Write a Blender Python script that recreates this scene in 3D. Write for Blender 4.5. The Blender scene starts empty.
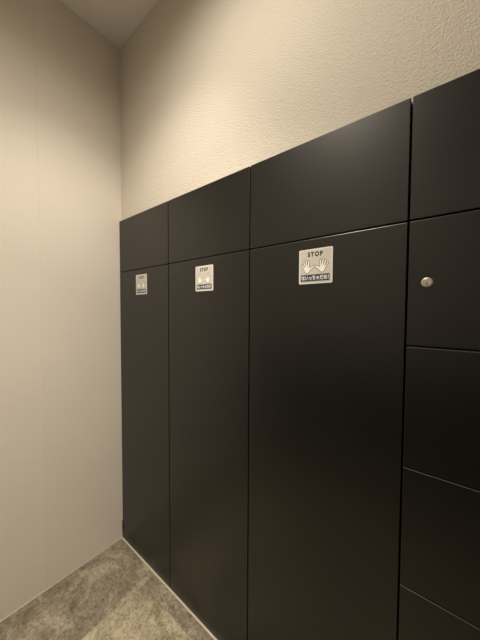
import bpy, bmesh, math
from mathutils import Vector, Matrix
S = bpy.context.scene
C = S.collection

# ------------------------------------------------------------------ camera
CAM = Vector((1.4468, -0.7291, 1.32))
YAW, PITCH, ROLL, FOC = 0.6732, -0.0353, 0.0047, 260.72
fw = Vector((-math.sin(YAW)*math.cos(PITCH), math.cos(YAW)*math.cos(PITCH), math.sin(PITCH)))
rt = Vector((math.cos(YAW), math.sin(YAW), 0)); up = rt.cross(fw)
r2 = math.cos(ROLL)*rt + math.sin(ROLL)*up; u2 = -math.sin(ROLL)*rt + math.cos(ROLL)*up
cd = bpy.data.cameras.new('camera'); cam = bpy.data.objects.new('camera', cd); C.objects.link(cam)
cam.matrix_world = Matrix.Translation(CAM) @ Matrix((r2, u2, -fw)).transposed().to_4x4()
cd.sensor_fit = 'VERTICAL'; cd.sensor_height = 24.0; cd.lens = 24.0*FOC/640
cd.clip_start = 0.01
S.camera = cam
# ------------------------------------------------------------------ world, light, exposure
w = bpy.data.worlds.new('world'); S.world = w; w.use_nodes = True
w.node_tree.nodes['Background'].inputs[0].default_value = (1, .85, .68, 1)
w.node_tree.nodes['Background'].inputs[1].default_value = 0.0
LAMP = (0.94, -0.60, 2.738)
AIM_DOWN, AIM_CORNER = Vector((0, 0, -1)), Vector((-1.05, .58, -2.35))
BEAMS = [(80, 160, AIM_DOWN), (165, 74, AIM_DOWN), (76, 88, AIM_CORNER)]   # adjustable downlight: (cone in degrees, watts, aim)
LAMP_COL = (1.0, 0.885, 0.725)
S.view_settings.view_transform = 'Standard'; S.view_settings.look = 'None'
S.view_settings.gamma = 1; S.view_settings.use_curve_mapping = False
S.view_settings.exposure = 0.0

# ------------------------------------------------------------------ helpers
def mat(name, col=(.5, .5, .5), rough=.5, spec=.5, metal=0.0):
    m = bpy.data.materials.new(name); m.use_nodes = True
    b = m.node_tree.nodes['Principled BSDF']
    b.inputs['Base Color'].default_value = (*col, 1); b.inputs['Roughness'].default_value = rough
    b.inputs['Specular IOR Level'].default_value = spec; b.inputs['Metallic'].default_value = metal
    return m, m.node_tree.nodes, m.node_tree.links, b

def noise(nd, lk, scale, detail=3, rough=.5, coord='Object', vec=None, stretch=None):
    n = nd.new('ShaderNodeTexNoise'); n.inputs['Scale'].default_value = scale
    n.inputs['Detail'].default_value = detail; n.inputs['Roughness'].default_value = rough
    tc = nd.new('ShaderNodeTexCoord')
    mp = nd.new('ShaderNodeMapping'); lk.new(tc.outputs[coord], mp.inputs['Vector'])
    if stretch: mp.inputs['Scale'].default_value = stretch
    lk.new(mp.outputs['Vector'], n.inputs['Vector'])
    return n

def ramp(nd, lk, src, stops):
    r = nd.new('ShaderNodeValToRGB')
    while len(r.color_ramp.elements) < len(stops): r.color_ramp.elements.new(.5)
    for e, (p, c) in zip(r.color_ramp.elements, stops):
        e.position = p; e.color = (*c, 1)
    lk.new(src, r.inputs['Fac']); return r

def bump(nd, lk, b, src, strength, dist):
    bp = nd.new('ShaderNodeBump'); bp.inputs['Strength'].default_value = strength
    bp.inputs['Distance'].default_value = dist
    lk.new(src, bp.inputs['Height']); lk.new(bp.outputs['Normal'], b.inputs['Normal']); return bp

def plain(name, col, rough=.5, spec=.5, metal=0.0, var=.06, scale=40):
    m, nd, lk, b = mat(name, col, rough, spec, metal)
    n = noise(nd, lk, scale, 3)
    lo = tuple(c*(1-var) for c in col); hi = tuple(min(1, c*(1+var)) for c in col)
    r = ramp(nd, lk, n.outputs['Fac'], [(.3, lo), (.7, hi)])
    lk.new(r.outputs['Color'], b.inputs['Base Color'])
    return m

def wallpaper(name, col, strength, scale, dist=.002):
    m, nd, lk, b = mat(name, col, .85, .25)
    n1 = noise(nd, lk, scale, 2, .55); n2 = noise(nd, lk, scale*2.7, 2, .5)
    mx = nd.new('ShaderNodeMath'); mx.operation = 'MULTIPLY_ADD'; mx.inputs[1].default_value = .35
    lk.new(n2.outputs['Fac'], mx.inputs[0]); lk.new(n1.outputs['Fac'], mx.inputs[2])
    bump(nd, lk, b, mx.outputs[0], strength, dist)
    n3 = noise(nd, lk, 3.0, 3)
    lo = tuple(c*.97 for c in col)
    r = ramp(nd, lk, n3.outputs['Fac'], [(.3, lo), (.7, col)])
    lk.new(r.outputs['Color'], b.inputs['Base Color'])
    return m

M = {}
M['wall'] = wallpaper('stippled beige wallpaper', (.76, .71, .63), 1.0, 245, .0034)
M['wall_smooth'] = wallpaper('smooth beige wallpaper', (.76, .71, .64), .25, 110, .0015)
M['front'] = plain('beige wall panel', (.72, .68, .61), .6, .3, var=.05, scale=3)
M['dark_reflector'] = plain('dark brown reflection panel', (.03, .026, .022), .6, .3, var=.05, scale=3)  # for the added out-of-view panel that the doors reflect
M['ceiling'] = plain('matt ceiling paint', (.86, .84, .82), .9, .2, var=.02, scale=5)
M['caulk'] = plain('cream floor sealant', (.5, .46, .37), .5, .4, var=.08, scale=60)
M['chip'] = plain('brown chipped edge', (.20, .13, .09), .7, .3, var=.2, scale=90)
M['body'] = plain('black cabinet board', (.010, .009, .008), .5, .4)
M['edge'] = plain('painted edge highlight', (.055, .052, .048), .35, .5, var=.03)  # paler grey stands in for light along the door tops
M['metal'] = plain('brushed satin nickel', (.62, .59, .53), .38, .5, .75, scale=300, var=.12)
M['dark'] = plain('dark keyhole', (.015, .012, .01), .6, .3)
M['sticker'] = plain('silver beige sticker face', (.62, .60, .55), .45, .5, var=.03)
M['rim'] = plain('pale sticker rim', (.78, .76, .71), .4, .5, var=.02)
M['white'] = plain('white print', (.93, .92, .88), .45, .4, var=.02)
M['ink'] = plain('grey brown ink', (.05, .042, .036), .5, .3, var=.05)
M['outline'] = plain('thin brown outline ink', (.12, .095, .07), .5, .3, var=.05)
M['blue'] = plain('slate blue print', (.045, .055, .10), .45, .4, var=.05)

# lacquered door
m, nd, lk, b = mat('black satin laminate', (.002, .0018, .0015), .42, .78)
n = noise(nd, lk, 2.2, 3)
r = ramp(nd, lk, n.outputs['Fac'], [(.3, (.35,)*3), (.7, (.39,)*3)])
lk.new(r.outputs['Color'], b.inputs['Roughness'])
n2 = noise(nd, lk, 900, 2); bump(nd, lk, b, n2.outputs['Fac'], .05, .0004)
M['door'] = m

# floor: stone-look vinyl tiles 0.45 m, joints phased on the corner
m, nd, lk, b = mat('stone look vinyl tile', (.3, .26, .2), .55, .35)
tc = nd.new('ShaderNodeTexCoord'); sp = nd.new('ShaderNodeSeparateXYZ'); lk.new(tc.outputs['Object'], sp.inputs[0])
def cell(sock, off, size=.45):
    a = nd.new('ShaderNodeMath'); a.operation = 'ADD'; a.inputs[1].default_value = off; lk.new(sock, a.inputs[0])
    d = nd.new('ShaderNodeMath'); d.operation = 'DIVIDE'; d.inputs[1].default_value = size; lk.new(a.outputs[0], d.inputs[0])
    f = nd.new('ShaderNodeMath'); f.operation = 'FLOOR'; lk.new(d.outputs[0], f.inputs[0])
    return f.outputs[0]
cb = nd.new('ShaderNodeCombineXYZ')
cx = cell(sp.outputs['X'], -.332)
stg = nd.new('ShaderNodeMath'); stg.operation = 'PINGPONG'; stg.inputs[1].default_value = 1.0; lk.new(cx, stg.inputs[0])
sty = nd.new('ShaderNodeMath'); sty.operation = 'MULTIPLY_ADD'; sty.inputs[1].default_value = .61
lk.new(stg.outputs[0], sty.inputs[0]); lk.new(sp.outputs['Y'], sty.inputs[2])
lk.new(cx, cb.inputs['X']); lk.new(cell(sty.outputs[0], .065, .9), cb.inputs['Y'])
wn = nd.new('ShaderNodeTexWhiteNoise'); lk.new(cb.outputs[0], wn.inputs['Vector'])
sc = nd.new('ShaderNodeVectorMath'); sc.operation = 'MULTIPLY_ADD'
lk.new(wn.outputs['Color'], sc.inputs[0]); sc.inputs[1].default_value = (9, 9, 9); lk.new(tc.outputs['Object'], sc.inputs[2])
def fn(scale, detail, rough, dist=0):
    q = nd.new('ShaderNodeTexNoise'); q.inputs['Scale'].default_value = scale; q.inputs['Detail'].default_value = detail
    q.inputs['Roughness'].default_value = rough; q.inputs['Distortion'].default_value = dist
    lk.new(sc.outputs[0], q.inputs['Vector']); return q
big = fn(8, 6, .62, .6); fine = fn(75, 4, .65, .3); vein = fn(17, 5, .6, 1.4)
rb = ramp(nd, lk, big.outputs['Fac'], [(.36, (.165, .137, .103)), (.5, (.245, .215, .160)), (.63, (.36, .325, .25))])
rf = ramp(nd, lk, fine.outputs['Fac'], [(.36, (.55, .53, .50)), (.50, (1, 1, 1)), (.68, (1.2, 1.18, 1.12))])
rv = ramp(nd, lk, vein.outputs['Fac'], [(.45, (1, 1, 1)), (.485, (.55, .52, .50)), (.51, (1, 1, 1))])
m1 = nd.new('ShaderNodeMixRGB'); m1.blend_type = 'MULTIPLY'; m1.inputs[0].default_value = .8
lk.new(rb.outputs[0], m1.inputs[1]); lk.new(rf.outputs[0], m1.inputs[2])
m2 = nd.new('ShaderNodeMixRGB'); m2.blend_type = 'MULTIPLY'; m2.inputs[0].default_value = .8
lk.new(m1.outputs[0], m2.inputs[1]); lk.new(rv.outputs[0], m2.inputs[2])
# a paler tile beside darker ones, as the floor in the corner shows
ck = nd.new('ShaderNodeMath'); ck.operation = 'MULTIPLY_ADD'; ck.inputs[1].default_value = 2.0
sp2 = nd.new('ShaderNodeSeparateXYZ'); lk.new(cb.outputs[0], sp2.inputs[0])
lk.new(sp2.outputs['X'], ck.inputs[0]); lk.new(sp2.outputs['Y'], ck.inputs[2])
ab = nd.new('ShaderNodeMath'); ab.operation = 'PINGPONG'; ab.inputs[1].default_value = 1.0; lk.new(ck.outputs[0], ab.inputs[0])
tr = ramp(nd, lk, ab.outputs[0], [(0, (.97, .96, .96)), (1, (1.2, 1.19, 1.12))])
m3 = nd.new('ShaderNodeMixRGB'); m3.blend_type = 'MULTIPLY'; m3.inputs[0].default_value = 1
lk.new(m2.outputs[0], m3.inputs[1]); lk.new(tr.outputs[0], m3.inputs[2])
lk.new(m3.outputs[0], b.inputs['Base Color'])
bump(nd, lk, b, fine.outputs['Fac'], .8, .003)
M['floor'] = m

def add_box(bm, x0, x1, y0, y1, z0, z1, mi=0, bev=0, seg=2):
    t = bmesh.new()
    bmesh.ops.create_cube(t, size=1)
    for v in t.verts:
        v.co = Vector(((x0+x1)/2+v.co.x*(x1-x0), (y0+y1)/2+v.co.y*(y1-y0), (z0+z1)/2+v.co.z*(z1-z0)))
    if bev: bmesh.ops.bevel(t, geom=t.edges[:], offset=bev, segments=seg, affect='EDGES', profile=.5)
    for f in t.faces: f.material_index = mi
    me = bpy.data.meshes.new('tmp'); t.to_mesh(me); t.free(); bm.from_mesh(me); bpy.data.meshes.remove(me)

def obj(name, bm, mats, parent=None, loc=None, smooth=False):
    me = bpy.data.meshes.new(name); bmesh.ops.recalc_face_normals(bm, faces=bm.faces[:])
    bm.to_mesh(me); bm.free()
    for k in (mats if isinstance(mats, (list, tuple)) else [mats]): me.materials.append(M[k])
    if smooth:
        for p in me.polygons: p.use_smooth = True
    o = bpy.data.objects.new(name, me); C.objects.link(o)
    if parent: o.parent = parent
    if loc: o.location = loc
    return o

def struct(name, bm, mats):
    o = obj(name, bm, mats); o['kind'] = 'structure'; return o

def thing(name, label, cat, loc, group=None):
    o = bpy.data.objects.new(name, None); C.objects.link(o); o.location = loc
    o.empty_display_size = .05
    o['label'] = label; o['category'] = cat
    if group: o['group'] = group
    return o

# ------------------------------------------------------------------ room shell
CEIL = 2.7528; W1, W2, W3, W4 = .4473, .9065, 1.3693, 1.832
HT, HD = 1.8162, 1.5315
XR, YF, YB = 3.0, -1.5, 0.0136
bm = bmesh.new(); add_box(bm, -.12, XR+.12, YF-.12, .62, -.1, 0); struct('floor', bm, 'floor')
bm = bmesh.new(); add_box(bm, -.12, XR+.12, YF-.12, .62, CEIL, CEIL+.1); struct('ceiling', bm, 'ceiling')
bm = bmesh.new()
YS = -.366                                             # joint between two drops of wallpaper: tiny raised lap
add_box(bm, -.12, 0, YF-.12, .62, 0, CEIL)
add_box(bm, -.001, .0012, YS, -.0005, .004, CEIL-.001, bev=.0005, seg=1)
add_box(bm, -.001, .0022, YS-.0015, YS+.0025, .004, CEIL-.001, bev=.0012, seg=2)
struct('wall_left', bm, 'wall_smooth')
bm = bmesh.new(); add_box(bm, XR, XR+.12, YF-.12, .62, 0, CEIL); struct('wall_right', bm, 'wall_smooth')
bm = bmesh.new(); add_box(bm, 0, XR, YF-.12, YF, 0, CEIL); struct('wall_front', bm, 'front')
bm = bmesh.new(); add_box(bm, .001, XR-.001, YF, YF+.015, .001, 1.0, bev=.002); struct('reflection_panel', bm, 'dark_reflector')   # unseen dark panel, added to darken reflections low on the lockers
bm = bmesh.new()                                       # bulkhead over the recessed lockers, solid wall beyond them
add_box(bm, 0, XR, YB, .62, HT-.010, CEIL)
struct('wall_back', bm, 'wall')
bm = bmesh.new(); add_box(bm, W4+.003, XR, YB, .62, 0, HT-.010); struct('wall_back_right', bm, 'wall')
bm = bmesh.new(); add_box(bm, 0, W4+.003, .50, .62, 0, HT-.010); struct('wall_rear', bm, 'wall')
# sealant beads along the floor
bm = bmesh.new(); add_box(bm, 0, .0045, YF, -.0045, 0, .0035, bev=.001); struct('trim_1', bm, 'caulk')
bm = bmesh.new(); add_box(bm, 0, W4, -.0085, -.0005, 0, .0030, bev=.001); struct('trim_2', bm, 'caulk')
# chipped edge of the wall finish at the foot of the corner
bm = bmesh.new()
add_box(bm, .0, .0035, -.006, -.001, .004, .085, bev=.001)
add_box(bm, .0, .0045, -.0045, -.001, .045, .105, mi=1, bev=.001)
struct('trim_3', bm, ['caulk', 'chip'])

# ------------------------------------------------------------------ ceiling downlight (lights the corner)
t = thing('ceiling_downlight', 'round white recessed ceiling downlight above the lockers', 'ceiling light', (LAMP[0], LAMP[1], CEIL))
bm = bmesh.new()
N = 48
prof = [(.050, -.001), (.053, -.006), (.060, -.007), (.066, -.004), (.067, 0.0), (.050, 0.0)]
rings = [[bm.verts.new((r_*math.cos(2*math.pi*i/N), r_*math.sin(2*math.pi*i/N), z)) for i in range(N)] for r_, z in prof]
for a in range(len(prof)):
    A, B = rings[a], rings[(a+1) % len(prof)]
    for i in range(N): bm.faces.new((A[i], A[(i+1) % N], B[(i+1) % N], B[i]))
obj('trim_ring', bm, 'rim', t, smooth=True)
bm = bmesh.new(); bmesh.ops.create_cone(bm, cap_ends=True, segments=N, radius1=.050, radius2=.050, depth=.002)
bmesh.ops.translate(bm, verts=bm.verts[:], vec=(0, 0, -.002))
me_, nd, lk, b = mat('glowing lens', (.9, .85, .75), .4)
b.inputs['Emission Color'].default_value = (*LAMP_COL, 1); b.inputs['Emission Strength'].default_value = 30
M['lens'] = me_
obj('lens', bm, 'lens', t)
for deg, watt, aim in BEAMS:
    ld = bpy.data.lights.new('downlight_beam', 'SPOT'); ld.energy = watt; ld.color = LAMP_COL
    ld.spot_size = math.radians(deg); ld.spot_blend = 1.0; ld.shadow_soft_size = .045
    lo = bpy.data.objects.new('downlight_beam', ld); C.objects.link(lo); lo.location = (0, 0, -.012); lo.parent = t
    lo.rotation_euler = aim.to_track_quat('-Z', 'Y').to_euler()

# ------------------------------------------------------------------ lockers
TH = .018                                              # door thickness
def door(name, parent, x0, x1, z0, z1, g=.002):
    bm = bmesh.new(); add_box(bm, x0+g, x1-g, 0, TH, z0+g, z1-g, bev=.0013, seg=2)
    bm.normal_update()
    for f in bm.faces:
        if f.normal.z > .35: f.material_index = 1          # light caught on each door's top edge, painted as paler grey
    return obj(name, bm, ['door', 'edge'], parent)

def carcass(parent, w_, shelves):
    bm = bmesh.new(); t_ = .018; y0, y1, z0, z1 = TH+.0015, .48, .004, HT-.013
    add_box(bm, .002, t_, y0, y1, z0, z1); add_box(bm, w_-t_, w_-.002, y0, y1, z0, z1)
    add_box(bm, t_, w_-t_, y1-.006, y1, z0, z1)
    for z in [z0+t_/2, z1-t_/2]+list(shelves): add_box(bm, t_, w_-t_, y0, y1-.006, z-t_/2, z+t_/2)
    return obj('body', bm, 'body', parent)

G = 'black lockers along the wall'
def wardrobe(x0, x1, label):
    t = thing('locker_cabinet', label, 'locker', (x0, 0, 0), G); w_ = x1-x0
    carcass(t, w_, [HD])
    door('top_panel', t, 0, w_, HD, HT)
    door('door', t, 0, w_, .002, HD)
    return t
wardrobe(0.0, W1, 'narrow-looking black locker in the corner, touching the beige left wall')
wardrobe(W1, W2, 'black full-height locker between the corner locker and the widest-looking locker')
wardrobe(W2, W3, 'large black full-height locker beside the column of small square lock doors')
rows = [.002, .0665, .3590, .6519, .9462, 1.2386, HD]
t = thing('locker_cabinet', 'black column of small stacked doors with a round silver lock, rightmost locker', 'locker', (W3, 0, 0), G)
w_ = W4-W3
carcass(t, w_, rows[1:])
door('top_panel', t, 0, w_, HD, HT)
door('kick_panel', t, 0, w_, rows[0], rows[1])
for i in range(1, 6):
    d = door('door', t, 0, w_, rows[i], rows[i+1])
    if i == 5:
        d['label'] = 'small black door with a round silver cam lock'
        bm = bmesh.new()
        prof = [(0, -.0042), (.0080, -.0042), (.0086, -.0036), (.0092, -.0036), (.0107, -.0030), (.0114, -.0016), (.0115, 0.0005)]
        N = 40; rings = []
        for r_, y in prof:
            if r_ == 0: rings.append([bm.verts.new((0, y, 0))])
            else: rings.append([bm.verts.new((r_*math.cos(2*math.pi*k/N), y, r_*math.sin(2*math.pi*k/N))) for k in range(N)])
        for k in range(N): bm.faces.new((rings[0][0], rings[1][k], rings[1][(k+1) % N]))
        for a in range(1, len(prof)-1):
            for k in range(N): bm.faces.new((rings[a][k], rings[a][(k+1) % N], rings[a+1][(k+1) % N], rings[a+1][k]))
        bm.faces.new(rings[-1])
        add_box(bm, -.0011, .0011, -.0046, -.0041, -.0052, -.0002, mi=1)     # key slot
        lkr = obj('lock', bm, ['metal', 'dark'], d, loc=(1.4078-W3, 0, 1.3862))
        lkr['label'] = 'round silver lock with a dark keyhole'

# ------------------------------------------------------------------ STOP stickers
def text_mesh(body, size, sx, y, bold=0.0, spacing=1.0):
    cu = bpy.data.curves.new('t', 'FONT'); cu.body = body; cu.size = size; cu.align_x = 'CENTER'; cu.align_y = 'CENTER'
    cu.offset = bold; cu.space_character = spacing; cu.resolution_u = 4
    o = bpy.data.objects.new('t', cu); C.objects.link(o)
    bpy.context.view_layer.update()
    me = bpy.data.meshes.new_from_object(o.evaluated_get(bpy.context.evaluated_depsgraph_get()))
    bpy.data.objects.remove(o)
    xs = [v.co.x for v in me.vertices]; ys = [v.co.y for v in me.vertices]
    cx, cy = (min(xs)+max(xs))/2, (min(ys)+max(ys))/2
    return me, (min(xs), max(xs), min(ys), max(ys))

def fit_text(bm, body, x0, x1, z0, z1, y, bold, spacing, mi):
    me, (a, b_, c, d) = text_mesh(body, .02, 1, y, bold, spacing)
    for v in me.vertices:
        px = x0+(v.co.x-a)/(b_-a)*(x1-x0); pz = z0+(v.co.y-c)/(d-c)*(z1-z0)
        v.co = (px, y, pz)
    for p in me.polygons: p.material_index = mi
    bm.from_mesh(me); bpy.data.meshes.remove(me)

def rrect(bm, x0, x1, z0, z1, r_, y0, y1, mi):
    pts = []
    for cx, cz, a0 in ((x1-r_, z1-r_, 0), (x0+r_, z1-r_, 90), (x0+r_, z0+r_, 180), (x1-r_, z0+r_, 270)):
        for k in range(7):
            a = math.radians(a0+15*k); pts.append((cx+r_*math.cos(a), cz+r_*math.sin(a)))
    f = [bm.verts.new((p[0], y0, p[1])) for p in pts]; b_ = [bm.verts.new((p[0], y1, p[1])) for p in pts]
    fs = [bm.faces.new(f), bm.faces.new(b_[::-1])]
    for i in range(len(pts)): fs.append(bm.faces.new((f[i], b_[i], b_[(i+1) % len(pts)], f[(i+1) % len(pts)])))
    for q in fs: q.material_index = mi

def hand_shape(bm, side, grow, y, mi):
    """flat printed hand, palm towards the viewer; side=+1 has its thumb on the right"""
    def poly(pts, yy):
        vs = [bm.verts.new((side*px, yy, pz)) for px, pz in pts]
        f = bm.faces.new(vs); f.material_index = mi
    def capsule(a, b_, r0, r1, yy):
        ax = math.atan2(b_[1]-a[1], b_[0]-a[0]); pts = []
        for k in range(9):
            t_ = ax+math.pi/2+math.pi*k/8; pts.append((a[0]+(r0+grow)*math.cos(t_), a[1]+(r0+grow)*math.sin(t_)))
        for k in range(9):
            t_ = ax-math.pi/2+math.pi*k/8; pts.append((b_[0]+(r1+grow)*math.cos(t_), b_[1]+(r1+grow)*math.sin(t_)))
        poly(pts, yy)
    palm = [(-.0085, -.0015), (-.0095, -.007), (-.007, -.0135), (-.0035, -.0175), (.0035, -.0175), (.0075, -.0125), (.0085, -.006), (.005, .0), (.0, .0015)]
    g = []
    cx = sum(p[0] for p in palm)/len(palm); cz = sum(p[1] for p in palm)/len(palm)
    for px, pz in palm:
        d = math.hypot(px-cx, pz-cz); g.append((cx+(px-cx)*(d+grow)/d, cz+(pz-cz)*(d+grow)/d))
    poly(g, y)
    e = .00001
    capsule((-.0075, -.005), (-.0165, .0065), .0019, .0016, y-e)      # little finger
    capsule((-.0045, -.002), (-.0105, .0140), .0021, .0018, y-2*e)    # ring finger
    capsule((-.0005, -.001), (-.0030, .0180), .0022, .0018, y-3*e)    # middle finger
    capsule((.0035, -.002), (.0050, .0160), .0021, .0018, y-4*e)      # index finger
    capsule((.0035, -.0100), (.0200, .0008), .0040, .0019, y-5*e)    # thumb

stickers = []
def make_sticker():
    t = thing('stop_sticker', '', 'sticker', (0, 0, 0), 'square STOP stickers on the locker doors')
    bm = bmesh.new(); h = .0503
    rrect(bm, -h, h, -h, h, .0035, -.0006, 0, 0)
    rrect(bm, -h+.0035, h-.0035, -h+.0035, h-.0035, .002, -.0007, -.00055, 1)
    obj('plate', bm, ['rim', 'sticker'], t)
    bm = bmesh.new(); fit_text(bm, 'STOP', -.0230, .0220, .0275, .0420, -.0009, .0011, 1.35, 0)
    obj('stop_lettering', bm, 'ink', t)
    for s, cx in ((1, -.0245), (-1, .0205)):
        bm = bmesh.new()
        hand_shape(bm, s, .0014, -.0008, 0); hand_shape(bm, s, 0, -.00095, 1)
        hd = obj('printed_hand', bm, ['outline', 'white'], t, loc=(cx, 0, -.0005))
    bm = bmesh.new(); rrect(bm, -.0440, .0425, -.0430, -.0235, .001, -.0009, -.0006, 0)
    bn = obj('blue_banner', bm, 'blue', t); bn['label'] = 'slate blue banner with white Japanese writing'
    bm = bmesh.new(); fit_text(bm, 'はいっちゃだめ！', -.0415, .0400, -.0400, -.0265, -.0011, .0006, 1.0, 0)
    obj('banner_lettering', bm, 'white', bn)
    return t
st = make_sticker()
spots = [(.2218, 1.4520, 'leftmost square STOP sticker, on the locker door in the corner'),
         (.6815, 1.4490, 'middle square STOP sticker, on the second locker door from the corner'),
         (1.1430, 1.4503, 'largest-looking square STOP sticker, on the door beside the small lock doors')]
def copy_tree(o, parent=None):
    c = o.copy(); C.objects.link(c); c.parent = parent
    for ch in list(o.children): copy_tree(ch, c)
    return c
for i, (x, z, lab) in enumerate(spots):
    o = st if i == 0 else copy_tree(st)
    o.location = (x, -.0001, z); o['label'] = lab
